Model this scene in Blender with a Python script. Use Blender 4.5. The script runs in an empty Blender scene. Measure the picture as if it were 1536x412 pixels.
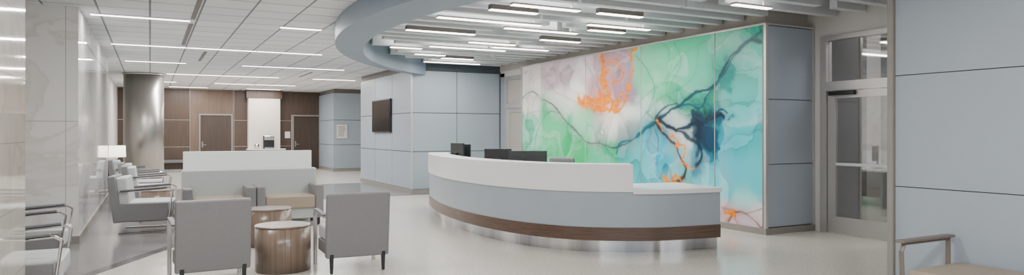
import bpy, bmesh, math, random
import numpy as np
from mathutils import Vector, Matrix
random.seed(7)
S,C=0.4685,0.8835
F=1024.0; EYE=1.45; HY=199.0
def ray(px,py):
    u=(px-768)/F
    return (S+C*u, C-S*u, (HY-py)/F)
def on_X(px,py,X):
    d=ray(px,py); k=X/d[0]; return (X,d[1]*k,EYE+d[2]*k)
def on_Y(px,py,Y):
    d=ray(px,py); k=Y/d[1]; return (d[0]*k,Y,EYE+d[2]*k)
def on_Z(px,py,Z):
    d=ray(px,py); k=(Z-EYE)/d[2]; return (d[0]*k,d[1]*k,Z)

def lin(h):
    h=h.lstrip('#'); o=[]
    for i in (0,2,4):
        c=int(h[i:i+2],16)/255
        o.append(c/12.92 if c<=.04045 else ((c+.055)/1.055)**2.4)
    return (o[0],o[1],o[2],1)

# ---------------- materials
def mat(name,col,rough=.5,metal=0,emis=0,ecol=None,noise=0,nscale=8,stretch=(1,1,1),spec=.5,coat=0,col2=None,bump=0):
    m=bpy.data.materials.new(name); m.use_nodes=True
    nt=m.node_tree; b=nt.nodes['Principled BSDF']
    c=lin(col) if isinstance(col,str) else col
    b.inputs['Base Color'].default_value=c
    b.inputs['Roughness'].default_value=rough
    b.inputs['Metallic'].default_value=metal
    b.inputs['Specular IOR Level'].default_value=spec
    b.inputs['Coat Weight'].default_value=coat
    if emis:
        b.inputs['Emission Color'].default_value=lin(ecol) if ecol else c
        b.inputs['Emission Strength'].default_value=emis
    if noise or col2 or bump:
        tc=nt.nodes.new('ShaderNodeTexCoord'); mp=nt.nodes.new('ShaderNodeMapping')
        mp.inputs['Scale'].default_value=stretch
        n=nt.nodes.new('ShaderNodeTexNoise'); n.inputs['Scale'].default_value=nscale; n.inputs['Detail'].default_value=6
        nt.links.new(tc.outputs['Object'],mp.inputs[0]); nt.links.new(mp.outputs[0],n.inputs['Vector'])
        r=nt.nodes.new('ShaderNodeValToRGB')
        if col2: c0=lin(col2)
        else: c0=tuple(x*(1-noise) for x in c[:3])+(1,)
        r.color_ramp.elements[0].color=c0; r.color_ramp.elements[1].color=c
        r.color_ramp.elements[0].position=.35; r.color_ramp.elements[1].position=.65
        nt.links.new(n.outputs['Fac'],r.inputs[0]); nt.links.new(r.outputs[0],b.inputs['Base Color'])
        if bump:
            bp=nt.nodes.new('ShaderNodeBump'); bp.inputs['Strength'].default_value=bump; bp.inputs['Distance'].default_value=.002
            nt.links.new(n.outputs['Fac'],bp.inputs['Height']); nt.links.new(bp.outputs[0],b.inputs['Normal'])
    return m

M={}
M['panel']=mat('panel_bluegrey','#98a3af',.4,noise=.04,nscale=1.2)
M['joint']=mat('panel_joint','#63605d',.5,noise=.1)
M['alu']=mat('aluminium','#c3c1bf',.33,.5,noise=.06,nscale=3)
M['frame']=mat('door_frame_grey','#85807b',.4,.4,noise=.06,nscale=3)
M['base']=mat('base_grey','#86827d',.5,noise=.08)
M['taupe']=mat('taupe_paint','#b5afa8',.7,noise=.03,nscale=2)
M['white']=mat('white_paint','#d3d2cf',.6,noise=.03,nscale=2)
M['bulk']=mat('bulkhead_dark','#3c4650',.6,noise=.06,nscale=2)
M['ring']=mat('soffit_bluegrey','#7c8a9a',.5,noise=.04,nscale=1)
M['plenum']=mat('plenum_ceiling','#8f8c89',.8,noise=.06,nscale=2)
M['baffle']=mat('baffle_white','#c6cacf',.6,noise=.03,nscale=4)
M['lens']=mat('light_lens','#ffffff',.5,emis=9,ecol='#fff6ec',noise=.01)
M['housing']=mat('light_housing','#96928c',.4,noise=.05)
M['housingd']=mat('light_housing_dark','#605b56',.4,noise=.05)
M['solid']=mat('solid_surface_white','#eaebec',.22,noise=.02,nscale=3)
M['deskgrey']=mat('desk_laminate','#9ea9b4',.36,noise=.04,nscale=2)
M['walnut']=mat('walnut_band','#604a3e',.33,col2='#4c3b31',nscale=4,stretch=(1,1,18))
M['chrome']=mat('brushed_steel','#c9c6c3',.15,1,noise=.10,nscale=3,stretch=(6,6,.5))
M['toe']=mat('toe_kick_steel','#dcdee2',.10,1,col2='#8f9299',nscale=1.6,stretch=(1.5,1.5,.02))
M['colsteel']=mat('column_steel','#a29f9b',.34,.9,noise=.10,nscale=2.2,stretch=(3,3,.25))
M['brown']=mat('brown_panel','#4d3c31',.42,col2='#413229',nscale=3,stretch=(8,8,.5))
M['brown2']=mat('brown_panel_light','#6c584a',.42,col2='#5d4b3f',nscale=3,stretch=(8,8,.5))
M['doorbrown']=mat('door_wood','#403129',.4,col2='#342720',nscale=3,stretch=(10,10,.5))
M['lit']=mat('lit_wallcovering','#d8cfc4',.6,noise=.06,nscale=30,emis=.15,ecol='#fff0e0')  # weak emission stands in for light falling on the niche wall
M['black']=mat('black_plastic','#15161a',.35,noise=.1)
M['screen']=mat('screen_black','#0c0e12',.15,noise=.1)
M['shell']=mat('grey_vinyl','#767678',.55,noise=.07,nscale=60,bump=.2)
M['shell2']=mat('grey_vinyl_dark','#66676a',.55,noise=.06,nscale=60,bump=.2)
M['light']=mat('light_vinyl','#b3b8bb',.5,noise=.04,nscale=40,bump=.15)
M['sofa']=mat('pale_sage_vinyl','#a8aeae',.5,noise=.03,nscale=40,bump=.1)
M['seatb']=mat('taupe_vinyl','#948779',.5,noise=.04,nscale=40,bump=.15)
M['armcap']=mat('taupe_arm_cap','#6b6159',.45,noise=.05)
M['screenp']=mat('divider_white','#dadedd',.4,noise=.02)
M['drum']=mat('zebra_laminate','#7f6e61',.25,col2='#65564c',nscale=9,stretch=(7,7,.10))
M['drumtop']=mat('zebra_laminate_top','#83736a',.2,col2='#74655b',nscale=4,stretch=(1,10,1))
M['shade']=mat('lamp_shade','#f4f1ea',.7,emis=3,ecol='#fff2df',noise=.02)
M['paper']=mat('paper_white','#d4d4d2',.6,noise=.02)
M['ink']=mat('ink_dark','#2a2d32',.6,noise=.02)
M['roombeige']=mat('room_beige','#aba7a1',.7,noise=.05,nscale=1.5)

def glass(name,tint,fac=.12):
    m=bpy.data.materials.new(name); m.use_nodes=True; nt=m.node_tree
    for n in list(nt.nodes): nt.nodes.remove(n)
    o=nt.nodes.new('ShaderNodeOutputMaterial'); t=nt.nodes.new('ShaderNodeBsdfTransparent'); g=nt.nodes.new('ShaderNodeBsdfGlossy')
    g.inputs['Roughness'].default_value=.03
    t.inputs['Color'].default_value=lin(tint); mx=nt.nodes.new('ShaderNodeMixShader'); mx.inputs[0].default_value=fac
    nt.links.new(t.outputs[0],mx.inputs[1]); nt.links.new(g.outputs[0],mx.inputs[2]); nt.links.new(mx.outputs[0],o.inputs[0])
    return m
M['glass']=glass('door_glass','#cfd0d2',.24)
M['frost']=mat('frosted_strip','#cfd8d8',.5,noise=.02)

def marble(name,base,vein,tw,th,rough=.12):
    m=bpy.data.materials.new(name); m.use_nodes=True; nt=m.node_tree; b=nt.nodes['Principled BSDF']
    b.inputs['Roughness'].default_value=rough
    tc=nt.nodes.new('ShaderNodeTexCoord')
    n=nt.nodes.new('ShaderNodeTexNoise'); n.inputs['Scale'].default_value=1.1; n.inputs['Detail'].default_value=10; n.inputs['Distortion'].default_value=1.4
    nt.links.new(tc.outputs['Object'],n.inputs['Vector'])
    r=nt.nodes.new('ShaderNodeValToRGB'); e=r.color_ramp.elements
    e[0].position=.40; e[0].color=lin(base); e[1].position=.6; e[1].color=lin(base)
    x=r.color_ramp.elements.new(.49); x.color=lin(vein)
    x=r.color_ramp.elements.new(.505); x.color=lin(base)
    nt.links.new(n.outputs['Fac'],r.inputs[0])
    sp=nt.nodes.new('ShaderNodeSeparateXYZ'); nt.links.new(tc.outputs['Object'],sp.inputs[0])
    ad=nt.nodes.new('ShaderNodeMath'); ad.operation='ADD'; nt.links.new(sp.outputs[0],ad.inputs[0]); nt.links.new(sp.outputs[1],ad.inputs[1])
    cb=nt.nodes.new('ShaderNodeCombineXYZ'); nt.links.new(ad.outputs[0],cb.inputs[0]); nt.links.new(sp.outputs[2],cb.inputs[1])
    bt=nt.nodes.new('ShaderNodeTexBrick'); bt.offset=0; bt.inputs['Scale'].default_value=1
    bt.inputs['Brick Width'].default_value=tw; bt.inputs['Row Height'].default_value=th; bt.inputs['Mortar Size'].default_value=.004
    bt.inputs['Mortar'].default_value=lin('#a09c95'); nt.links.new(cb.outputs[0],bt.inputs['Vector'])
    nt.links.new(r.outputs[0],bt.inputs['Color1']); nt.links.new(r.outputs[0],bt.inputs['Color2'])
    nt.links.new(bt.outputs['Color'],b.inputs['Base Color'])
    return m
M['marble']=marble('white_marble','#dededd','#cfcdcb',1.2,1.6,.04)
M['marble2']=marble('beige_marble','#bfbab3','#b4aea7',.6,.46,.06)

def floor_mat():
    m=bpy.data.materials.new('terrazzo_floor'); m.use_nodes=True; nt=m.node_tree; b=nt.nodes['Principled BSDF']
    b.inputs['Roughness'].default_value=.18; b.inputs['Specular IOR Level'].default_value=.45
    tc=nt.nodes.new('ShaderNodeTexCoord'); sp=nt.nodes.new('ShaderNodeSeparateXYZ'); nt.links.new(tc.outputs['Object'],sp.inputs[0])
    def mth(op,a,bv,c=None):
        q=nt.nodes.new('ShaderNodeMath'); q.operation=op
        for i,v in enumerate((a,bv,c)):
            if v is None: continue
            if isinstance(v,(int,float)): q.inputs[i].default_value=v
            else: nt.links.new(v,q.inputs[i])
        return q.outputs[0]
    x=sp.outputs[0]; y=sp.outputs[1]
    # s = (x+.52)*.89-(y-8.31)*.455  : pale field where positive
    s=mth('SUBTRACT',mth('MULTIPLY',mth('ADD',x,.50),.89),mth('MULTIPLY',mth('SUBTRACT',y,8.31),.455))
    f=mth('MINIMUM',s,mth('SUBTRACT',15.2,y))
    grey=mth('MULTIPLY',mth('LESS_THAN',f,0.0),mth('LESS_THAN',y,19.6))
    bord=mth('LESS_THAN',mth('ABSOLUTE',f,0.0),.075)
    m1=nt.nodes.new('ShaderNodeMix'); m1.data_type='RGBA'; m1.inputs[6].default_value=lin('#cdc9c1'); m1.inputs[7].default_value=lin('#7a797a'); nt.links.new(grey,m1.inputs[0])
    m2=nt.nodes.new('ShaderNodeMix'); m2.data_type='RGBA'; m2.inputs[7].default_value=lin('#4b4b4e'); nt.links.new(m1.outputs[2],m2.inputs[6]); nt.links.new(bord,m2.inputs[0])
    n=nt.nodes.new('ShaderNodeTexNoise'); n.inputs['Scale'].default_value=38; n.inputs['Detail'].default_value=5; n.inputs['Roughness'].default_value=.7; nt.links.new(tc.outputs['Object'],n.inputs['Vector'])
    rr=nt.nodes.new('ShaderNodeValToRGB'); rr.color_ramp.elements[0].color=(.62,.61,.60,1); rr.color_ramp.elements[1].color=(1.05,1.05,1.05,1)
    rr.color_ramp.elements[0].position=.36; rr.color_ramp.elements[1].position=.56
    nt.links.new(n.outputs['Fac'],rr.inputs[0])
    mx=nt.nodes.new('ShaderNodeMix'); mx.data_type='RGBA'; mx.blend_type='MULTIPLY'; mx.inputs[0].default_value=.65
    nt.links.new(m2.outputs[2],mx.inputs[6]); nt.links.new(rr.outputs[0],mx.inputs[7])
    nt.links.new(mx.outputs[2],b.inputs['Base Color'])
    return m
M['floor']=floor_mat()
def tile_mat():
    m=bpy.data.materials.new('acoustic_tiles'); m.use_nodes=True; nt=m.node_tree; b=nt.nodes['Principled BSDF']
    b.inputs['Roughness'].default_value=.8
    tc=nt.nodes.new('ShaderNodeTexCoord')
    bt=nt.nodes.new('ShaderNodeTexBrick'); bt.offset=0; bt.inputs['Scale'].default_value=1
    bt.inputs['Brick Width'].default_value=.61; bt.inputs['Row Height'].default_value=.61; bt.inputs['Mortar Size'].default_value=.014
    bt.inputs['Color1'].default_value=lin('#e2e4e6'); bt.inputs['Color2'].default_value=lin('#d6d9dd'); bt.inputs['Mortar'].default_value=lin('#777b80')
    nt.links.new(tc.outputs['Object'],bt.inputs['Vector']); nt.links.new(bt.outputs['Color'],b.inputs['Base Color'])
    return m
M['tiles']=tile_mat()

# ---------------- geometry helpers
COL=bpy.context.scene.collection
def finish(bm,name,mats,parent=None,smooth=False,loc=(0,0,0),rot=(0,0,0)):
    bmesh.ops.recalc_face_normals(bm,faces=bm.faces)
    me=bpy.data.meshes.new(name); bm.to_mesh(me); bm.free()
    for k in mats: me.materials.append(M[k] if isinstance(k,str) else k)
    if smooth:
        for p in me.polygons: p.use_smooth=True
    o=bpy.data.objects.new(name,me); COL.objects.link(o)
    o.location=loc; o.rotation_euler=rot
    if parent: o.parent=parent
    return o
def abox(bm,lo,hi,mi=0,bev=0,seg=2,mtx=None,taper=None):
    r=bmesh.ops.create_cube(bm,size=1); vs=r['verts']
    c=[(lo[i]+hi[i])/2 for i in range(3)]; s=[abs(hi[i]-lo[i]) for i in range(3)]
    for v in vs:
        t=1
        if taper and v.co.z<0: t=taper
        v.co=Vector((v.co.x*s[0]*t+c[0],v.co.y*s[1]*t+c[1],v.co.z*s[2]+c[2]))
    fs=set(f for v in vs for f in v.link_faces)
    for f in fs: f.material_index=mi
    if bev:
        es=set(e for v in vs for e in v.link_edges)
        rb=bmesh.ops.bevel(bm,geom=list(es),offset=bev,segments=seg,affect='EDGES',profile=.6)
        vs=list(set(list([v for v in vs if v.is_valid])+rb['verts']))
        for f in rb['faces']: f.material_index=mi
    return vs
def box(name,lo,hi,mk,bev=0,parent=None,kind=None,rot=None,taper=None,seg=2):
    bm=bmesh.new(); c=Vector([(lo[i]+hi[i])/2 for i in range(3)])
    abox(bm,[lo[i]-c[i] for i in range(3)],[hi[i]-c[i] for i in range(3)],0,bev,seg=seg,taper=taper)
    o=finish(bm,name,[mk],parent,smooth=False,loc=c,rot=rot or (0,0,0))
    if kind: o['kind']=kind
    return o
def sbox(name,lo,hi,mk,bev=0):
    bm=bmesh.new(); abox(bm,lo,hi,0,bev); o=finish(bm,name,[mk]); o['kind']='structure'; return o
def cyl(name,r0,r1,z0,z1,mk,parent=None,loc=(0,0,0),seg=48,bev=0):
    bm=bmesh.new(); bmesh.ops.create_cone(bm,cap_ends=True,segments=seg,radius1=r0,radius2=r1,depth=z1-z0,matrix=Matrix.Translation((0,0,(z0+z1)/2)))
    if bev:
        es=[e for e in bm.edges if abs(e.verts[0].co.z-e.verts[1].co.z)<1e-5 and len(e.link_faces)==2 and any(len(f.verts)>4 for f in e.link_faces)]
        bmesh.ops.bevel(bm,geom=es,offset=bev,segments=2,affect='EDGES')
    bmesh.ops.recalc_face_normals(bm,faces=bm.faces)
    for f in bm.faces:
        f.smooth=abs(f.normal.z)<.5
    me=bpy.data.meshes.new(name); bm.to_mesh(me); bm.free(); me.materials.append(M[mk])
    o=bpy.data.objects.new(name,me); COL.objects.link(o); o.location=loc
    if parent: o.parent=parent
    return o
def tube(name,pts,w,mk,parent=None,w2=None,seg=8):
    w2=w2 or w; P=[Vector(p) for p in pts]; bm=bmesh.new(); rings=[]
    pl=(P[1]-P[0]).cross(P[-1]-P[0])
    if pl.length<1e-6:
        pl=(P[1]-P[0]).cross(Vector((0,0,1)))
        if pl.length<1e-6: pl=Vector((1,0,0))
    pl.normalize()
    for i,p in enumerate(P):
        if i==0: t=P[1]-p
        elif i==len(P)-1: t=p-P[i-1]
        else: t=(P[i+1]-p).normalized()+(p-P[i-1]).normalized()
        t.normalize(); n=t.cross(pl).normalized(); sc=1
        if 0<i<len(P)-1:
            sc=1/max(.4,math.cos((P[i+1]-p).angle(p-P[i-1])/2))
        ring=[]
        for k in range(seg):
            a=2*math.pi*(k+.5)/seg
            m=max(abs(math.cos(a)),abs(math.sin(a))); q=(math.cos(a)/m,math.sin(a)/m)
            ring.append(bm.verts.new(p+n*q[0]*w/2*sc+pl*q[1]*w2/2))
        rings.append(ring)
    for a,b in zip(rings,rings[1:]):
        for k in range(seg): bm.faces.new((a[k],a[(k+1)%seg],b[(k+1)%seg],b[k]))
    bm.faces.new(rings[0]); bm.faces.new(rings[-1][::-1])
    return finish(bm,name,[mk],parent)
def thing(name,label,cat,loc=(0,0,0),rz=0,group=None):
    e=bpy.data.objects.new(name,None); COL.objects.link(e); e.location=loc; e.rotation_euler=(0,0,rz); e.empty_display_size=.2
    e['label']=label; e['category']=cat
    if group: e['group']=group
    return e
def tag(o,label,cat,group=None):
    o['label']=label; o['category']=cat
    if group: o['group']=group
    return o
def dup(src,loc,rz,label=None):
    n=src.copy(); COL.objects.link(n); n.location=loc; n.rotation_euler=(0,0,rz)
    if label: n['label']=label
    for c in src.children:
        k=c.copy(); COL.objects.link(k); k.parent=n
    return n

# ---------------- room shell
CE=3.1; UC=3.38
sbox('floor',(-6,-4,-.2),(13,30,0),'floor')
AX,AY,AR=11.38,8.5,9.1
def arcx(Y,R): 
    v=R*R-(Y-AY)**2
    return AX-math.sqrt(v) if v>0 else 99
bm=bmesh.new(); ys=[-4+i*.15 for i in range(int(19.5/.15)+1)]; ys[-1]=15.5
prev=None
for y in ys:
    x1=min(arcx(y,AR-.1),12.5)
    r=[bm.verts.new((-6,y,CE)),bm.verts.new((x1,y,CE))]
    if prev: bm.faces.new((prev[0],prev[1],r[1],r[0]))
    prev=r
v=[bm.verts.new(p) for p in ((-6,15.5,CE),(13,15.5,CE),(13,30,CE),(-6,30,CE))]; bm.faces.new(v)
o=finish(bm,'ceiling',['tiles']); o['kind']='structure'
sbox('ceiling.001',(1.8,-3,UC),(13,15.7,UC+.1),'plenum')

RB=2.84
a_end=math.asin(7.0/AR)
def rwid(a):
    t=min(max((a+.15)/(a_end+.15),0),1); t=t*t*(3-2*t)
    return .58*(1-t)+.22*t
def ring(name,R1,z0,z1,a0,a1,mk,n=140):
    bm=bmesh.new(); pr=None
    for i in range(n+1):
        a=a0+(a1-a0)*i/n; q=[]; R0=R1-rwid(a)
        for R,z in ((R0,z0),(R1,z0),(R1,z1),(R0,z1)):
            q.append(bm.verts.new((AX-R*math.cos(a),AY+R*math.sin(a),z)))
        if pr:
            for k in range(4): 
                f=bm.faces.new((pr[k],pr[(k+1)%4],q[(k+1)%4],q[k])); f.smooth=True
        else: bm.faces.new(q)
        pr=q
    bm.faces.new(pr[::-1]); o=finish(bm,name,[mk]); 
    m=o.modifiers.new('es','EDGE_SPLIT'); m.split_angle=.6
    o['kind']='structure'; return o
ring('trim_1',AR,RB,UC,-1.2,a_end+.02,'ring')
def inx(Y): 
    return arcx(Y,AR-rwid(math.asin(max(-1,min(1,(Y-AY)/AR)))))

ZJ=[.1,1.0,1.93,2.95]
def panel_wall(name,blk_lo,blk_hi,faces,zj=ZJ,g=.006):
    bm=bmesh.new(); t=.02
    lo=list(blk_lo); hi=list(blk_hi)
    abox(bm,(lo[0]+.0,lo[1],lo[2]),(hi[0],hi[1],hi[2]),0)
    for ax,val,out,js in faces:
        for a,b in zip(js,js[1:]):
            for c,d in zip(zj,zj[1:]):
                if ax=='x': L=(min(val,val+out*t),a+g,c+g);H=(max(val,val+out*t),b-g,d-g)
                else: L=(a+g,min(val,val+out*t),c+g);H=(b-g,max(val,val+out*t),d-g)
                abox(bm,L,H,1)
    o=finish(bm,name,['joint','panel']); o['kind']='structure'; return o
panel_wall('wall_tv',(5.53,15.52,0),(8.6,19.95,CE),[('y',15.52,-1,[5.51,6.68,7.86]),('x',5.53,-1,[15.5,16.99,18.5,19.95])],g=.009)
sbox('baseboard_tv',(5.49,15.48,0),(7.86,19.96,.1),'base')
sbox('trim_3',(5.50,15.49,.1),(5.535,15.525,2.95),'alu')
sbox('trim_4',(5.50,15.46,2.95),(7.86,15.6,UC),'bulk')
panel_wall('wall_hall',(6.09,25.72,0),(8.6,28.3,CE),[('y',25.72,-1,[6.07,7.2,8.4]),('x',6.09,-1,[25.7,26.9,28.2])],g=.01)
sbox('baseboard_hall',(6.05,25.68,0),(8.6,28.2,.1),'base')
sbox('wall_hall_end',(8.6,14,0),(8.8,30,CE),'white')
panel_wall('wall_column',(7.75,6.90,0),(8.73,14.08,3.0),[('y',6.90,-1,[7.76,8.72])],zj=[.1,1.0,1.93,2.98])
sbox('baseboard_column',(7.71,6.86,0),(8.74,14.1,.09),'base')
sbox('trim_5',(7.715,6.865,.09),(7.765,6.905,3.0),'alu')
sbox('trim_6',(8.70,6.865,.09),(8.745,6.905,3.0),'alu')
sbox('trim_7',(7.70,6.86,2.985),(8.745,14.1,3.01),'alu')
sbox('trim_8',(7.71,14.06,.09),(7.765,14.09,3.0),'alu')
sbox('wall_above_art',(7.85,7.0,3.0),(8.75,15.6,UC),'taupe')
DX=8.75
sbox('wall_door_side',(DX,6.76,0),(DX+.15,7.2,UC),'white')
sbox('wall_door_top',(DX,0,2.86),(DX+.15,6.76,UC),'white')
sbox('wall_door_near',(DX,0,0),(DX+.15,5.30,2.86),'white')
sbox('wall_back_room',(11.2,2,0),(11.4,9.5,UC),'roombeige')
sbox('wall_back_room_side',(DX+.15,8.4,0),(11.2,8.6,UC),'white')
sbox('wall_back_room_pier',(10.0,6.9,0),(10.35,7.6,UC),'roombeige')
def dbox(bm,y0,y1,z0,z1,mi,x0,x1): abox(bm,(x0,y0,z0),(x1,y1,z1),mi)
bm=bmesh.new()
x0,x1=DX-.03,DX+.1
dbox(bm,6.66,6.76,0,2.86,0,x0,x1); dbox(bm,5.30,5.38,0,2.86,0,x0,x1)
dbox(bm,5.38,6.66,2.79,2.86,0,x0,x1); dbox(bm,5.38,6.66,2.06,2.19,0,x0,x1)
o=finish(bm,'trim_9',['alu']); o['kind']='structure'
bm=bmesh.new(); y0,y1=5.39,6.65
dbox(bm,y1-.12,y1,.01,2.05,0,DX,DX+.05); dbox(bm,y0,y0+.12,.01,2.05,0,DX,DX+.05)
dbox(bm,y0+.12,y1-.12,1.95,2.05,0,DX,DX+.05); dbox(bm,y0+.12,y1-.12,.01,.24,0,DX,DX+.05)
dbox(bm,y0+.12,y1-.12,.24,1.95,1,DX+.02,DX+.03)
dbox(bm,y0+.12,y1-.12,.98,1.02,2,DX+.012,DX+.019)
dbox(bm,6.2,6.6,1.99,2.05,3,DX-.06,DX-.001)
o=finish(bm,'door_1',['alu','glass','frost','black']); o['kind']='structure'
o=sbox('window_1',(DX+.03,5.38,2.19),(DX+.04,6.66,2.79),'glass')
bm=bmesh.new(); X=7.9
sbox('wall_recess',(X+.12,14.1,0),(X+.3,15.52,UC),'white')
for (a,b,c,d,mi) in ((14.1,14.22,0,2.86,0),(15.2,15.3,0,2.86,0),(14.22,15.2,2.76,2.86,0),(14.22,15.2,2.06,2.18,0)):
    dbox(bm,a,b,c,d,mi,X,X+.12)
o=finish(bm,'trim_10',['alu']); o['kind']='structure'
sbox('wall_recess_edge',(X,15.3,0),(X+.12,15.52,2.95),'panel')
sbox('wall_recess_top',(X,14.1,2.86),(X+.12,15.52,UC),'white')
bm=bmesh.new()
dbox(bm,14.22,14.34,.01,2.06,0,X+.03,X+.08);dbox(bm,15.08,15.2,.01,2.06,0,X+.03,X+.08);dbox(bm,14.34,15.08,1.95,2.06,0,X+.03,X+.08);dbox(bm,14.34,15.08,.01,.3,0,X+.03,X+.08)
dbox(bm,14.34,15.08,.3,1.95,1,X+.05,X+.06)
o=finish(bm,'door_2',['alu','roombeige']); o['kind']='structure'
sbox('window_2',(X+.05,14.22,2.18),(X+.06,15.2,2.76),'roombeige')
panel_wall('wall_right',(5.58,-3,0),(5.95,3.61,CE),[('x',5.58,-1,[-3,-1.2,.9,3.58])],zj=[.1,1.0,1.93,2.98],g=.004)
sbox('trim_11',(5.53,3.58,0),(5.96,3.63,CE),'base')
sbox('baseboard_right',(5.54,-3,0),(5.58,3.58,.1),'base')
sbox('wall_left_pilaster',(-3,3.4,0),(-.83,6.26,CE),'marble2')
sbox('wall_left_recess',(-3,6.26,0),(-1.75,10.57,CE),'marble2')
sbox('wall_left_marble',(-3,10.57,0),(-.83,17.7,CE),'marble')
sbox('baseboard_left',(-1.6,10.555,0),(-.815,17.72,.1),'base')
sbox('wall_left_far',(-3,17.7,0),(-1.05,28.3,CE),'white')
sbox('wall_left_near',(-3,-3,0),(-2.6,3.4,CE),'white')
YB=28.2
def fx(px): return on_Y(px,199,YB)[0]
def fz(px,py): return on_Y(px,py,YB)[2]
bm=bmesh.new(); abox(bm,(-1.05,YB,0),(6.3,YB+.2,CE),0)
for a,b,mi in ((176,243,1),(243,285,1),(351,371,1),(418,437,1)):
    for c,d in ((.1,.92),(.94,1.92),(1.94,3.08)):
        abox(bm,(fx(a)+.01,YB-.03,c),(fx(b)-.01,YB,d),mi)
for a,b in ((285,298),(349,351)):
    abox(bm,(fx(a)+.005,YB-.02,.1),(fx(b)-.005,YB,3.08),2)
abox(bm,(fx(298),YB-.02,2.17),(fx(349),YB,3.08),2)
abox(bm,(fx(437),YB-.02,2.17),(fx(483),YB,3.08),1)
o=finish(bm,'wall_far',['alu','brown','brown2']); o['kind']='structure'
sbox('wall_far_niche',(fx(371),YB-.35,.0),(fx(418),YB-.03,2.78),'lit')
sbox('trim_12',(fx(368),YB-.37,2.78),(fx(421),YB,CE),'brown')
for i,(a,b) in enumerate(((298,349),(438,480))):
    xa,xb=fx(a),fx(b)
    bm=bmesh.new()
    abox(bm,(xa,YB-.08,0),(xa+.06,YB,2.17),1); abox(bm,(xb-.06,YB-.08,0),(xb,YB,2.17),1); abox(bm,(xa+.06,YB-.08,2.11),(xb-.06,YB,2.17),1)
    abox(bm,(xa+.065,YB-.05,.01),(xb-.065,YB-.005,2.105),0)
    abox(bm,(xa+.12,YB-.12,.98),(xa+.25,YB-.05,1.01),1); abox(bm,(xa+.1,YB-.06,.9),(xa+.15,YB-.05,1.12),1)
    o=finish(bm,'door_%d'%(i+3),['doorbrown','frame']); o['kind']='structure'

c=cyl('wall_round_column',.50,.50,0,CE-.02,'colsteel',loc=(-.15,21.6,0),seg=96); c['kind']='structure'
c=cyl('trim_13',.53,.53,CE-.05,CE-.01,'alu',loc=(-.15,21.6,0),seg=96); c['kind']='structure'
c=cyl('baseboard_column_round',.52,.52,0,.12,'base',loc=(-.15,21.6,0),seg=96); c['kind']='structure'

# ---------------- artwork
rng=np.random.RandomState(11)
LAT=rng.rand(8,256,256)
def vn(x,y,s):
    L=LAT[s%8]; xi=np.floor(x).astype(int); yi=np.floor(y).astype(int); fx_=x-xi; fy=y-yi
    fx_=fx_*fx_*(3-2*fx_); fy=fy*fy*(3-2*fy)
    a=L[xi%256,yi%256];b=L[(xi+1)%256,yi%256];c=L[xi%256,(yi+1)%256];d=L[(xi+1)%256,(yi+1)%256]
    return (a*(1-fx_)+b*fx_)*(1-fy)+(c*(1-fx_)+d*fx_)*fy
def fbm(x,y,s,o=5):
    t=0;a=.5;n=0
    for i in range(o):
        t=t+a*vn(x*2**i+17*s+40,y*2**i+31*s+40,s+i); n+=a; a*=.5
    return t/n
WX=7.73
def w(px,py):
    p=on_X(px,py,WX); return (14.08-p[1],p[2])
def hx(h): return np.array(lin(h)[:3])
anch=[(790,118,'#d9d2d0',.5),(800,150,'#ece8e4',.45),(840,115,'#c9b6c0',.5),(865,110,'#cdbcc6',.5),(795,190,'#9fd8c4',.4),(790,235,'#66c28e',.4),
(830,195,'#7ccb9f',.5),(855,225,'#4eb27a',.5),(860,185,'#92d2b0',.4),(835,165,'#e6e6e2',.32),(860,155,'#ece9e6',.35),
(895,130,'#b098aa',.45),(925,110,'#a58b9e',.5),(910,95,'#bd9fa4',.35),(940,140,'#98809a',.4),(905,175,'#e8e4e2',.35),(940,175,'#e2e8e2',.32),
(895,200,'#b4c6be',.35),(900,235,'#5cb892',.5),(940,200,'#98a3a6',.35),(945,235,'#66b4b6',.45),
(970,100,'#78c8a0',.5),(1000,80,'#68c29a',.55),(1040,75,'#5fbe9a',.55),(1060,110,'#6ec6aa',.55),(1000,130,'#90d2b0',.5),(975,160,'#cfe4d6',.35),(1030,145,'#76c2a6',.4),
(1100,60,'#54b898',.55),(1130,60,'#70c8b2',.55),(1095,110,'#4cb29c',.45),(1130,110,'#5abbb0',.55),(1110,150,'#6cc2bd',.55),
(1020,180,'#eceeea',.34),(1000,170,'#f2f2ee',.24),(1056,182,'#175d76',.26),(1066,202,'#124d69',.26),(1084,184,'#217b8e',.26),(1048,235,'#3f90a6',.28),(1072,222,'#2c839c',.28),
(965,215,'#74bacb',.4),(985,245,'#64b4c8',.5),(960,265,'#6cbec5',.45),(1010,225,'#93bcc4',.3),(1000,265,'#84c6ca',.34),
(1100,195,'#4fa9b8',.42),(1130,200,'#6bbfc4',.55),(1095,240,'#60b6c7',.5),(1130,260,'#6dbfc8',.55),(1080,270,'#78c4cd',.45),(1120,295,'#b0d8d4',.34),
(1095,325,'#cdb8bc',.35),(1125,330,'#c3b2c0',.35),(1140,320,'#ddd2d2',.3),(1000,320,'#8fc6c6',.6)]
def seglines(pts,n=12):
    P=[np.array(w(*p)) for p in pts]; out=[]
    for i in range(len(P)-1):
        p0=P[max(i-1,0)];p1=P[i];p2=P[i+1];p3=P[min(i+2,len(P)-1)]
        for k in range(n):
            t=k/n
            out.append(.5*((2*p1)+(-p0+p2)*t+(2*p0-5*p1+4*p2-p3)*t*t+(-p0+3*p1-3*p2+p3)*t**3))
    out.append(P[-1]); return np.array(out)
def dist(U,V,poly):
    d=np.full(U.shape,1e9)
    for a,b in zip(poly,poly[1:]):
        ab=b-a; l=max((ab**2).sum(),1e-9)
        t=np.clip(((U-a[0])*ab[0]+(V-a[1])*ab[1])/l,0,1)
        q=(U-a[0]-t*ab[0])**2+(V-a[1]-t*ab[1])**2
        d=np.minimum(d,q)
    return np.sqrt(d)
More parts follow.
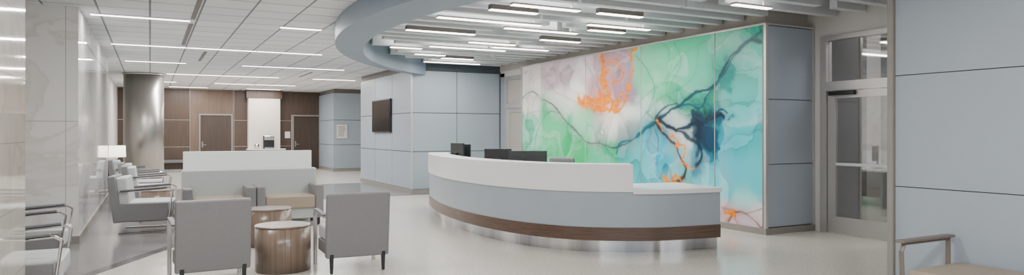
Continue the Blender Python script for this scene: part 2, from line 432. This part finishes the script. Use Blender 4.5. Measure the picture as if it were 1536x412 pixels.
veins=[
([(783,150),(805,140),(840,170),(868,200),(900,218),(925,220),(960,200),(985,182)],'#3f524e',.012,.85,.12),
([(783,172),(815,168),(842,178),(870,205),(905,222),(930,214)],'#7d8886',.007,.5,.08),
([(800,245),(806,200),(822,172),(840,170)],'#2f7c58',.008,.65,.12),
([(925,230),(932,212),(955,205),(978,185),(990,180)],'#1f5f6c',.017,.85,.10),
([(1145,58),(1120,62),(1090,95),(1070,130),(1045,140),(1015,165),(990,180)],'#0a414f',.020,.92,.26),
([(1145,38),(1110,72),(1085,112),(1055,150),(1030,160),(1005,160),(985,178)],'#0e4c58',.012,.85,.14),
([(1072,125),(1100,108),(1145,100)],'#1f8a84',.008,.5,.18),
([(990,180),(1010,192),(1030,190),(1048,178),(1075,175),(1085,180)],'#08283e',.028,.95,.12),
([(1040,170),(1058,176),(1078,168),(1090,172)],'#0c3a52',.016,.85,.10),
([(1048,195),(1055,215),(1064,232)],'#0a354e',.018,.85,.12),
([(1000,188),(1025,200),(1045,215),(1052,235),(1046,250)],'#122938',.026,.9,.10),
([(985,183),(998,200),(1012,215),(1022,235),(1030,252),(1020,270),(1000,276)],'#2c1d1a',.030,.9,.08),
([(1020,165),(1035,158),(1055,150),(1068,160)],'#1c5c70',.010,.75,.08),
([(955,85),(975,110),(985,140),(975,165),(985,182)],'#3f8474',.007,.65,.10),
([(960,150),(1000,120),(1030,80),(1060,60)],'#3f9a7c',.006,.5,.12),
([(1010,60),(1018,100),(1005,140),(1012,165)],'#3a8674',.006,.5,.10),
([(962,180),(990,150),(1020,135),(1045,110),(1050,70)],'#3c8d78',.006,.5,.10),
([(813,110),(830,135),(860,150),(885,160)],'#a5929a',.008,.5,.10),
([(878,90),(890,120),(880,145)],'#8f7c88',.009,.55,.08),
([(830,240),(850,205),(875,215),(880,240)],'#4fa07c',.007,.5,.09),
([(930,245),(940,225),(965,212),(990,222),(1000,245),(985,265)],'#4796a2',.007,.5,.10),
([(1072,240),(1095,215),(1120,222),(1145,205)],'#5fb2be',.006,.45,.12),
([(1085,310),(1110,318),(1145,312)],'#957f80',.014,.7,.08),
([(1090,335),(1110,315),(1130,330),(1145,338)],'#7d4a34',.011,.75,.06),
]
pools=[((1052,186),(.26,.30),'#0a3550'),((1064,204),(.17,.26),'#0b4564'),((1048,205),(.10,.34),'#0a2a40'),((1079,178),(.22,.10),'#125a70'),((1088,108),(.14,.30),'#23908a')]
oranges=[([(902,84),(908,100),(904,118),(912,138),(905,152),(880,148),(868,150)],.060),
([(905,152),(900,162),(925,163),(938,150),(944,125),(950,100),(946,82),(955,72)],.036),
([(872,154),(890,160),(915,164)],.075),([(900,140),(915,150),(925,158)],.06),
([(908,120),(925,125),(935,112),(930,95),(915,90)],.016),
([(912,145),(928,150),(935,140)],.024),
([(1008,203),(1018,214),(1028,222),(1026,240),(1040,250)],.022),
([(1003,270),(1012,264),(1020,274)],.032),([(996,262),(1002,270),(1010,276)],.02),
([(1088,318),(1098,314),(1108,320)],.03),([(985,186),(995,190)],.014)]
def warp3(U,V):
    return (U+(fbm(U*2.5,V*2.5,1)-.5)*.5, V+(fbm(U*2.5,V*2.5,2)-.5)*.5)
def art(Yw,Z):
    U=14.08-Yw; V=Z
    wx=(fbm(U*.9,V*.9,1)-.5)*1.1+(fbm(U*4,V*4,3)-.5)*.16; wy=(fbm(U*.9,V*.9,2)-.5)*1.1+(fbm(U*4,V*4,4)-.5)*.16
    u=U+wx*.7; v=V+wy*.7
    num=np.zeros(U.shape+(3,)); den=np.zeros(U.shape)+1e-12
    for px,py,h,s in anch:
        a=w(px,py); q=((u-a[0])**2+(v-a[1])**2)/(s*s)
        g=np.exp(-q*3.2)+1e-5/(1+q)**2; num+=g[...,None]*hx(h); den+=g
    col=num/den[...,None]
    for k,(sc,c0,wd,st,dk) in enumerate([(.55,.5,.09,.65,.55),(.8,.46,.07,.55,.6),(.7,.58,.08,.38,1.5),(.5,.42,.08,.38,1.6),(1.2,.54,.05,.4,.6),(1.6,.47,.04,.25,1.5)]):
        f=fbm(u*sc+3.1*k,v*sc*1.1+1.7*k,k,3)-c0
        m=np.where(f>0,np.exp(-np.abs(f)/wd),np.exp(-(f/.004)**2))*st
        tgt=np.clip(col*.35+np.array([.74,.82,.80])*.65,0,1)
        if dk<1: tgt=np.clip(col**1.8*.9,0,1)
        col=col*(1-m[...,None])+tgt*m[...,None]
        e=np.exp(-(f/.0018)**2)*(.45 if dk<1 else .2)
        col=col*(1-e[...,None])+col*np.array([.3,.48,.50])*e[...,None]
    u2=U+(fbm(U*2.2,V*2.2,3)-.5)*.22; v2=V+(fbm(U*2.2,V*2.2,4)-.5)*.22
    for (px,py),(ru,rv),h in pools:
        a=w(px,py); uu=U+(fbm(U*5,V*5,5)-.5)*.45; vv=V+(fbm(U*5,V*5,6)-.5)*.45
        q=np.sqrt(((uu-a[0])/ru)**2+((vv-a[1])/rv)**2)
        m=np.clip((1.05-q)/.28,0,1)*(.55+.4*vn(U*9,V*9,3))
        soft=np.clip(1.7-q,0,1)*.35
        col=col*(1-soft[...,None])+col*(hx(h)**.35)*soft[...,None]
        col=col*(1-m[...,None])+hx(h)*m[...,None]
    for pts,h,wd,st,halo in veins:
        d=dist(u2,v2,seglines(pts,5)); k=.35+1.4*vn(U*5,V*5,5)
        g=np.clip(1.5*np.exp(-(d/(wd*k))**2),0,1)*st; hl=np.exp(-(d/halo))*.42*st
        col=col*(1-hl[...,None])+col*(hx(h)**.4)*hl[...,None]
        col=col*(1-g[...,None])+hx(h)*g[...,None]
    a=w(905,125); W3=warp3(U,V); q=np.sqrt(((W3[0]-a[0])/.62)**2+((W3[1]-a[1])/.72)**2)
    bl=np.clip(1.1-q,0,1)*.5*np.clip((fbm(U*3,V*3,6)-.35)*3,0,1)
    col=col*(1-bl[...,None])+hx('#e3945c')*bl[...,None]
    u3=U+(fbm(U*6,V*6,1)-.5)*.24; v3=V+(fbm(U*6,V*6,2)-.5)*.24
    for pts,wd in oranges:
        d=dist(u3,v3,seglines(pts,5)); k=.3+1.7*vn(U*13,V*13,7)
        g=np.clip(1.6*np.exp(-(d/(wd*k*.9))**2)-.15,0,1)*.85; n=vn(U*25,V*25,2)
        hl=np.exp(-(d/(wd*2)))*.4
        oc=hx('#f7a03e')*(1-n[...,None])+hx('#dc7424')*n[...,None]
        col=col*(1-hl[...,None])+(col*.5+hx('#e6a070')*.5)*hl[...,None]
        col=col*(1-g[...,None])+oc*g[...,None]
    return np.clip(col,0,1)**1.1
def art_mat():
    m=bpy.data.materials.new('ink_artwork_glass'); m.use_nodes=True; nt=m.node_tree; b=nt.nodes['Principled BSDF']
    a=nt.nodes.new('ShaderNodeVertexColor'); a.layer_name='Ink'
    hs=nt.nodes.new('ShaderNodeHueSaturation'); hs.inputs['Saturation'].default_value=1.18
    nt.links.new(a.outputs[0],hs.inputs['Color']); nt.links.new(hs.outputs[0],b.inputs['Base Color'])
    nt.links.new(hs.outputs[0],b.inputs['Emission Color']); b.inputs['Emission Strength'].default_value=.2  # slight self-glow added so the panels look bright; they are not lamps
    b.inputs['Roughness'].default_value=.3; b.inputs['Specular IOR Level'].default_value=.25
    return m
AM=art_mat()
yj=[14.06,13.17,11.42,9.67,7.87,6.93]; Z0,Z1=.09,2.985
for i,(ya,yb) in enumerate(zip(yj,yj[1:])):
    ya-=.012; yb+=.012; L=ya-yb; nu=int(L/.0098); nv=int((Z1-Z0)/.0098)
    yy=np.linspace(ya,yb,nu+1); zz=np.linspace(Z0,Z1,nv+1)
    Yg,Zg=np.meshgrid(yy,zz,indexing='ij'); Cc=art(Yg,Zg)
    N=(nu+1)*(nv+1)
    co=np.empty((N+4,3)); co[:N,0]=0; co[:N,1]=Yg.ravel(); co[:N,2]=Zg.ravel()
    ii=np.arange(N).reshape(nu+1,nv+1)
    q=np.stack([ii[:-1,:-1],ii[:-1,1:],ii[1:,1:],ii[1:,:-1]],-1).reshape(-1,4)
    co[N:]=[(.018,ya,Z0),(.018,ya,Z1),(.018,yb,Z1),(.018,yb,Z0)]
    c00,c01,c11,c10=ii[0,0],ii[0,-1],ii[-1,-1],ii[-1,0]
    ex=[(c00,N,N+1,c01),(c01,N+1,N+2,c11),(c11,N+2,N+3,c10),(c10,N+3,N,c00),(N,N+3,N+2,N+1)]
    q=np.vstack([q,np.array(ex)])
    cy=(ya+yb)/2
    co[:,1]-=cy
    me=bpy.data.meshes.new('art_panel'); me.vertices.add(len(co)); me.vertices.foreach_set('co',co.ravel())
    me.loops.add(len(q)*4); me.loops.foreach_set('vertex_index',q.ravel().astype(np.int32))
    me.polygons.add(len(q)); me.polygons.foreach_set('loop_start',np.arange(0,len(q)*4,4,dtype=np.int32))
    me.update(calc_edges=True); me.validate()
    at=me.color_attributes.new('Ink','FLOAT_COLOR','POINT'); cc=np.ones((len(co),4)); cc[:N,:3]=Cc.reshape(-1,3)
    at.data.foreach_set('color',cc.ravel().astype(np.float32))
    me.materials.append(AM)
    o=bpy.data.objects.new('art_panel',me); COL.objects.link(o); o.location=(7.728,cy,0)
    labs=['pale lilac and mint ink artwork glass panel on the wall','mint green and lilac ink artwork panel with white swirl','lilac and teal ink artwork panel with orange veins','mint and blue ink artwork panel with dark gold-flecked vein','aqua and teal ink artwork panel beside the clad column']
    tag(o,labs[i],'wall art','ink artwork panels')

# ---------------- baffles and lights
rows=[5.2+.44*i for i in range(26)]
rows=[r for r in rows if r<15.35]
for r in rows:
    xs=inx(r)+.03+random.choice([0,.12,.3,.5])
    xe=7.8 if r>6.9 else 8.7
    x=xs
    while x<xe-.5:
        L=random.choice([1.9,2.5,3.1]); x2=min(x+L,xe)
        if xe-x2<.6: x2=xe
        o=box('ceiling_baffle',(x,r-.06,CE+.02),(x2,r+.06,UC-.001),'baffle',bev=.004)
        tag(o,'pale grey linear acoustic baffle hung under the ceiling','ceiling baffle','acoustic ceiling baffles')
        x=x2+random.choice([.05,.3])
PW=2.2
def area(loc,sx,sy,power,col=(1,.965,.92),up=False):
    l=bpy.data.lights.new('strip_and_fill_lamp','AREA'); l.shape='RECTANGLE'; l.size=sx; l.size_y=sy; l.energy=power*PW; l.color=col
    o=bpy.data.objects.new('strip_and_fill_lamp',l); COL.objects.link(o); o.location=loc
    if up: o.rotation_euler=(math.pi,0,0)
    return o
LB=3.06
lights=[(655,27,806,41,0),(735,15,795,25,1),(767,8,868,18,0),(615,43,715,52,1),(760,42,850,55,0),(914,16,967,26,1),(885,37,978,45,0),(882,46,928,52,1),
(710,62,775,68,0),(645,70,745,80,0),(820,58,862,66,1),(765,65,830,75,0),(600,66,645,70,0),(628,80,668,84,0),(668,86,710,90,1),(1098,8,1150,15,0),(640,92,720,97,0)]
used=[]
for (xa,ya,xb,yb,dk) in lights:
    p=on_Z(xa,ya,LB); q=on_Z(xb,yb,LB); Y=(p[1]+q[1])/2
    k=min(range(len(rows)),key=lambda i:abs(rows[i]+.22-Y)); Y=rows[k]+.22
    X0=p[0]; X1=q[0]
    for (yy_,a,b) in used:
        if abs(yy_-Y)<.1 and not (X1<a or X0>b):
            Y+=.44
    X0=max(X0,inx(Y)+.05); X1=min(X1,7.65 if Y>6.9 else 8.6)
    if X1-X0<.4: X1=X0+.5
    used.append((Y,X0,X1))
    t=thing('linear_light','slim white linear light between the ceiling baffles' if not dk else 'linear light with dark housing between the ceiling baffles','ceiling light',((X0+X1)/2,Y,LB),group='linear ceiling lights')
    h=(X1-X0)/2; ht=.08 if dk else .035
    box('housing',(-h,-.05,.012),(h,.05,ht),'housingd' if dk else 'housing',bev=.004,parent=t)
    box('lens',(-h+.005,-.045,0),(h-.005,.045,.011),'lens',parent=t)
    for sx in (-h+.12,h-.12): box('stem',(sx-.006,-.006,ht),(sx+.006,.006,UC-LB),'housing',parent=t)
    area(((X0+X1)/2,Y,LB-.006),2*h,.085,8.5*2*h)
    area(((X0+X1)/2,Y,LB+ht+.01),2*h,.08,3*2*h,up=True)  # added uplight, brightens baffles and upper ceiling; fixture has no upper lens
strips=[(11.1,-.73,.52),(11.1,1.8,2.42),(14.6,-.63,.62),(14.6,.64,1.9),(14.6,1.92,3.2),(17.9,-.5,.75),(17.9,2,3.25),(17.9,3.27,4.5),
(21.3,.42,1.9),(21.3,1.92,3.4),(21.3,4.4,5.7),(24.7,-.5,.75),(24.7,1.9,3.15),(24.7,3.2,4.5),(27.2,.6,1.85),(27.2,3.2,4.4),
(7.6,-.6,.6),(4.1,-.6,.6),(4.1,1.3,2.5)]
for (Y,a,b) in strips:
    t=thing('recessed_light','slim white recessed linear light in the tile ceiling','ceiling light',((a+b)/2,Y,CE),group='recessed linear lights')
    h=(b-a)/2
    box('trim_frame',(-h-.02,-.06,-.008),(h+.02,.06,-.001),'baffle',parent=t)
    box('lens',(-h,-.042,-.014),(h,.042,-.009),'lens',parent=t)
    area(((a+b)/2,Y,CE-.018),2*h,.08,23*2*h)
for i,(X_,Ya,Yb) in enumerate(((.55,9.2,10.9),(.55,11.4,14.2),(3.9,19,20.8),(1.0,15.2,17.2))):
    sbox('trim_%d'%(20+i),(X_-.03,Ya,CE-.008),(X_+.03,Yb,CE+.02),'joint')

# ---------------- reception desk
T=[(4.95,12.5),(4.62,11.75),(4.38,10.9),(4.2,9.95),(4.14,9.0),(4.2,8.2),(4.36,7.56),(4.64,7.06),(5.0,6.76),(5.5,6.52),(6.3,6.40)]
def crv(P,n=10):
    out=[]
    for i in range(len(P)-1):
        p0=Vector(P[max(i-1,0)]);p1=Vector(P[i]);p2=Vector(P[i+1]);p3=Vector(P[min(i+2,len(P)-1)])
        for k in range(n):
            t=k/n
            out.append(.5*((2*p1)+(-p0+p2)*t+(2*p0-5*p1+4*p2-p3)*t*t+(-p0+3*p1-3*p2+p3)*t**3))
    out.append(Vector(P[-1])); return out
CV=crv(T,10)
sgn=1
def nrm(i):
    a=CV[max(i-1,0)];b=CV[min(i+1,len(CV)-1)]; t=(b-a).normalized()
    return Vector((t.y,-t.x))*sgn
if nrm(40).x>0: sgn=-1
def bar(name,i0,i1,o0,o1,z0,z1,mk,parent,bev=0):
    bm=bmesh.new(); pr=None
    for i in range(i0,i1+1):
        p=CV[i]; n=nrm(i); q=[]
        for off,z in ((o0,z0),(o1,z0),(o1,z1),(o0,z1)):
            r=p+n*off; q.append(bm.verts.new((r.x,r.y,z)))
        if pr:
            for k in range(4): bm.faces.new((pr[k],pr[(k+1)%4],q[(k+1)%4],q[k])).smooth=True
        else: bm.faces.new(q)
        pr=q
    bm.faces.new(pr[::-1])
    o=finish(bm,name,[mk],parent); m=o.modifiers.new('es','EDGE_SPLIT'); m.split_angle=.6
    return o
desk=thing('reception_desk','large curved reception desk with white top and walnut band','reception desk')
n=len(CV)-1
cut=min(range(60,n),key=lambda i:abs(768+F*((CV[i].x*C-CV[i].y*S)/(CV[i].x*S+CV[i].y*C))-945))
bar('toe_kick',0,n,-.5,.03,0,.15,'toe',desk)
bar('walnut_band',0,n,-.5,.10,.15,.31,'walnut',desk)
bar('front_panel',0,n,-.12,.09,.31,.74,'deskgrey',desk)
bar('transaction_counter',0,cut,-.26,.115,.74,1.07,'solid',desk)
bar('work_surface',0,cut,-1.0,-.26,.70,.74,'solid',desk)
bar('low_counter',cut,n,-.85,.13,.715,.77,'solid',desk)
for k in (8,34,52):
    p=CV[k]; nn=nrm(k)
    a=math.atan2(nn.y,nn.x)
    box('support_panel',(p.x-nn.x*.68-.28,p.y-nn.y*.68-.02,0),(p.x-nn.x*.68+.28,p.y-nn.y*.68+.02,.70),'deskgrey',parent=desk,rot=(0,0,a))
p=CV[n]; box('support_panel',(p.x-.12,p.y+.12,0),(p.x-.06,p.y+.8,.715),'deskgrey',parent=desk)
def monitor(loc,rz,label,w_=.5,h_=.3):
    t=thing('computer_monitor',label,'monitor',loc,rz,'reception monitors')
    box('screen_back',(-w_/2,-.02,.15),(w_/2,.015,.15+h_),'black',bev=.008,parent=t)
    box('display',(-w_/2+.01,.016,.16),(w_/2-.01,.019,.14+h_),'screen',parent=t)
    box('stand_neck',(-.03,-.05,.012),(.03,-.021,.34),'black',bev=.005,parent=t)
    box('stand_foot',(-.1,-.10,0),(.1,.06,.012),'black',bev=.004,parent=t)
    return t
mz=.741
def P(px,z): 
    u=(px-768)/F; return (z*(S+C*u),z*(C-S*u),mz)
a0=math.radians(-27.9)
monitor(P(747,10.35),a0-.2,'black computer monitor seen from behind on desk',.42,.32)
monitor(P(792,9.85),a0+.05,'wide black computer monitor seen from behind on desk',.55,.30)
monitor((5.08,11.75,mz),a0-.9,'black computer monitor turned sideways near desk end',.42,.37)
monitor((5.33,12.05,mz),a0-.2,'black computer monitor at the far desk end',.30,.34)
tel=thing('desk_telephone','black desk telephone beside the monitors','telephone',(4.72,7.95,mz),a0)
box('body',(-.1,-.08,0),(.1,.08,.06),'black',bev=.01,parent=tel); box('handset',(-.1,-.03,.06),(-.05,.08,.1),'black',bev=.01,parent=tel)
p=P(832,10.6)
tc=thing('task_chair','grey office task chair behind the reception desk','office chair',(p[0],p[1],0),a0+2.6)
box('backrest',(-.22,-.28,.60),(.22,-.22,1.06),'shell2',bev=.03,parent=tc)
box('seat',(-.24,-.24,.44),(.24,.24,.52),'shell2',bev=.03,parent=tc)
cyl('gas_post',.03,.03,.1,.44,'chrome',tc,seg=16)
box('back_support',(-.03,-.3,.46),(.03,-.2,.7),'black',bev=.005,parent=tc)
for i in range(5):
    a=i*math.tau/5; b=box('base_leg',(0,0,0),(.28,.04,.03),'black',bev=.005,parent=tc,rot=(0,0,a)); b.location=(math.cos(a)*.15,math.sin(a)*.15,.085)
    c=cyl('caster',.03,.03,0,.06,'black',tc,(math.cos(a)*.28,math.sin(a)*.28,0),seg=12)

# ---------------- seating
def arms(t,sled=False):
    for s in (-1,1):
        x=s*.325
        if sled:
            tube('arm_frame',[(x,-.27,.60),(x,.26,.64),(x,.30,.61),(x,.24,.05),(x,.20,.015),(x,-.28,.015)],.020,'chrome',t,w2=.038,seg=8)
            box('arm_rest',(x-.03,-.26,.632),(x+.03,.24,.652),'shell2',bev=.006,parent=t,rot=(.075,0,0))
        else:
            tube('arm_frame',[(x,-.26,.58),(x,.22,.60),(x,.29,.58),(x,.31,.54),(x,.30,0)],.02,'alu',t,w2=.04,seg=8)
            box('arm_rest',(x-.025,-.26,.598),(x+.025,.24,.616),'shell2',bev=.006,parent=t,rot=(.04,0,0))
def armchair(loc,rz,label,sled=False,group='lobby armchairs',shell='shell'):
    t=thing('armchair',label,'armchair',loc,rz,group)
    R=(math.radians(6),0,0)
    hb=.328 if not sled else .315
    box('backrest',(-hb,-.37,.16),(hb,-.28,.83),shell,bev=.02,seg=3,parent=t,rot=R)
    box('back_cushion',(-.29,-.30,.42),(.29,-.18,.81),'light',bev=.03,seg=3,parent=t,rot=R)
    box('seat_base',(-.30,-.32,.17),(.30,.27,.30),'shell2' if sled else shell,bev=.012,parent=t)
    box('seat',(-.29,-.26,.30),(.29,.30,.455),'light',bev=.035,seg=3,parent=t)
    if sled:
        for s in (-1,1): box('side_panel',(s*.30-.012,-.31,.18),(s*.30+.012,.25,.43),shell,bev=.008,parent=t)
    arms(t,sled)
    if not sled:
        for s in (-1,1): box('leg',(s*.27-.022,-.34,0),(s*.27+.022,-.295,.22),'black',bev=.004,parent=t,taper=.65)
    else:
        tube('cross_bar',[(-.325,-.05,.16),(.325,-.05,.16)],.03,'chrome',t)
        t.scale=(1.12,1.2,1.0)
    return t
armchair((.51,7.28,0),math.radians(3),'grey vinyl armchair seen from behind beside the drum table')
armchair((1.93,7.38,0),math.radians(-2),'grey vinyl armchair with black rear legs beside the drum table')
q=math.radians(-90)
b=armchair((-.03,11.55,0),q-.1,'grey shell lounge chair with pale seat and metal arms',True,'lounge chairs by the marble wall')
dup(b,(.0,14.9,0),q,'pale lounge chair with metal arms near the round column')
dup(b,(-.1,16.4,0),q,'pale lounge chair with metal arms near the round column')
dup(b,(-.38,18.3,0),q,'pale lounge chair with metal arms beside the lamp table')
dup(b,(-.97,6.74,0),q,'pale lounge chair tucked between marble pilasters')
dup(b,(-1.12,8.65,0),q,'pale lounge chair against the marble wall')

def drum(loc,label,h=.48,r=.285):
    t=thing('drum_table',label,'side table',loc,0,'wood drum tables')
    cyl('drum_body',r-.002,r-.002,0,h-.02,'drum',t,seg=64)
    cyl('table_top',r,r,h-.02,h,'drumtop',t,seg=64,bev=.004)
    return t
drum((1.25,7.55,0),'round wood-grain drum table between the two armchairs')
drum((1.36,9.3,0),'round wood-grain drum table in front of the sofa')
drum((.12,13.2,0),'round wood-grain drum table between lounge chairs')

sf=thing('sofa','long pale sage two-seat sofa with grey arms and tall divider screen','sofa',(1.42,11.3,0),0)
W=1.0
box('base',(-W,-.36,.12),(W,.30,.28),'sofa',bev=.01,parent=sf)
box('backrest',(-W,.14,.28),(W,.32,.88),'sofa',bev=.025,seg=3,parent=sf)
for s in (-1,1):
    box('seat',(s*.5-.37,-.42,.28),(s*.5+.37,.18,.48),'seatb',bev=.035,seg=3,parent=sf)
for x0_,x1_ in ((-W,-W+.13),(-.133,-.003),(.003,.133),(W-.13,W)):
    box('arm',(x0_,-.42,.14),(x1_,.14,.64),'shell',bev=.03,seg=3,parent=sf)
box('divider_screen',(-W+.03,.33,.0),(W-.04,.38,1.16),'screenp',bev=.006,parent=sf)
for x_ in (-W+.06,W-.06):
    for y_ in (-.3,.22): box('leg',(x_-.02,y_-.02,0),(x_+.02,y_+.02,.14),'black',parent=sf)

bn=thing('bench','taupe upholstered bench with metal arms against the panelled wall','bench',(5.21,2.45,0),0)
box('seat',(-.33,-.75,.36),(.33,.60,.455),'seatb',bev=.03,seg=3,parent=bn)
box('frame',(-.3,-.72,.30),(.3,.6,.36),'alu',bev=.005,parent=bn)
for y_ in (.65,-.80):
    tube('arm_frame',[(-.29,y_,0),(-.32,y_,.58),(-.29,y_,.63),(.27,y_,.63),(.27,y_,0)],.02,'armcap',bn,w2=.035,seg=8)
    box('arm_rest',(-.34,y_-.035,.640),(.31,y_+.035,.662),'armcap',bev=.008,parent=bn)
lt=thing('side_table','dark square side table against the marble wall','side table',(-.72,19.6,0))
box('table_top',(-.28,-.28,.68),(.28,.28,.71),'black',bev=.005,parent=lt)
box('body',(-.26,-.26,.08),(.26,.26,.68),'doorbrown',parent=lt)
for a in (-1,1):
    for b_ in (-1,1): box('leg',(a*.22-.02,b_*.22-.02,0),(a*.22+.02,b_*.22+.02,.08),'black',parent=lt)
lp=thing('table_lamp','white drum-shade table lamp on the dark side table','lamp',(-.72,19.6,.711))
cyl('lamp_base',.09,.09,0,.02,'chrome',lp,seg=32); cyl('pole',.012,.012,.02,.16,'chrome',lp,seg=12)
cyl('lamp_shade',.19,.18,.14,.42,'shade',lp,seg=48)

p1=on_X(561,150,5.51); p2=on_X(588,150,5.51)
tv=thing('television','black flat screen television mounted on the panelled wall','television',(5.5095,(p1[1]+p2[1])/2,1.9))
hh=(p1[1]-p2[1])/2
box('bezel',(-.06,-hh,-.44),(-.02,hh,.44),'black',bev=.006,parent=tv); box('display',(-.065,-hh+.03,-.41),(-.061,hh-.03,.41),'screen',parent=tv)
box('wall_bracket',(-.02,-.2,-.2),(.0,.2,.2),'black',parent=tv)
p=on_Y(513,197,25.69)
nt_=thing('wall_notice','framed white printed notice on the panelled wall','sign',(p[0],25.70,p[2]))
box('frame',(-.21,-.02,-.27),(.21,0,.27),'alu',bev=.004,parent=nt_); box('paper',(-.19,-.025,-.25),(.19,-.021,.25),'paper',parent=nt_)
bm=bmesh.new()
for i in range(8):
    abox(bm,(-.15,-.028,.18-i*.05),(.15-random.random()*.1,-.026,.195-i*.05),0)
finish(bm,'printed_lines',['ink'],nt_)
o=thing('door_sign','small white room sign beside the brown door','sign',(fx(431),YB-.031,fz(431,202)))
box('plate',(-.1,-.012,-.13),(.1,0,.13),'paper',parent=o)
ct=thing('refreshment_counter','pale refreshment counter in front of the lit wall panel','counter',((fx(372)+fx(418))/2,YB-.62,0))
hw=(fx(418)-fx(372))/2+.1
box('cabinet',(-hw,-.22,0),(hw,.25,.80),'brown2',parent=ct); box('counter_top',(-hw-.02,-.25,.80),(hw+.02,.26,.84),'solid',bev=.004,parent=ct)
cm=thing('coffee_machine','black and steel coffee machine on the refreshment counter','coffee machine',(fx(402)*.985,YB-.62,.841))
box('body',(-.2,-.05,0),(.2,.16,.5),'black',bev=.02,parent=cm); box('drip_tray',(-.17,-.2,0),(.17,-.05,.06),'chrome',parent=cm); box('brew_head',(-.18,-.16,.33),(.18,-.05,.5),'chrome',bev=.02,parent=cm)
cp=cyl('cup_canister',.09,.09,0,.18,'chrome',loc=(fx(384)*.985,YB-.62,.841),seg=24,bev=.01); tag(cp,'short steel canister on the refreshment counter','canister')
fb=thing('bench','low dark bench against the brown wall','bench',(fx(258),YB-.4,0))
box('seat',(-.6,-.22,.36),(.6,.22,.46),'shell2',bev=.02,parent=fb)
for a in (-.5,.5): box('leg',(a-.02,-.18,0),(a+.02,.18,.36),'black',parent=fb)
ga=thing('framed_picture','green abstract picture hung on the side wall','picture',(-1.049,18.6,1.7))
box('frame',(0,-.5,-.6),(.03,.5,.6),'black',parent=ga); box('canvas',(.031,-.46,-.56),(.035,.46,.56),mat('green_canvas','#4d8a63',.5,col2='#a8c8a0',nscale=3),parent=ga)

area((9.8,5.6,UC-.02),1.2,.3,60)  # fill lamp added to light the room behind the glass door, no fixture
area((3.0,1.0,CE-.03),1.2,.6,65)  # extra fill lamp overhead, out of view and without a fixture
wd=bpy.data.worlds.new('World'); bpy.context.scene.world=wd; wd.use_nodes=True
bg=wd.node_tree.nodes['Background']; bg.inputs[0].default_value=(.97,.98,1,1); bg.inputs[1].default_value=2.0
cam=bpy.data.cameras.new('Camera'); co_=bpy.data.objects.new('Camera',cam); COL.objects.link(co_)
co_.location=(0,0,EYE); co_.rotation_euler=(math.pi/2,0,-math.atan2(S,C))
cam.lens=24; cam.sensor_width=36; cam.sensor_fit='HORIZONTAL'; cam.shift_y=-7/1536
cam.clip_end=100
bpy.context.scene.camera=co_
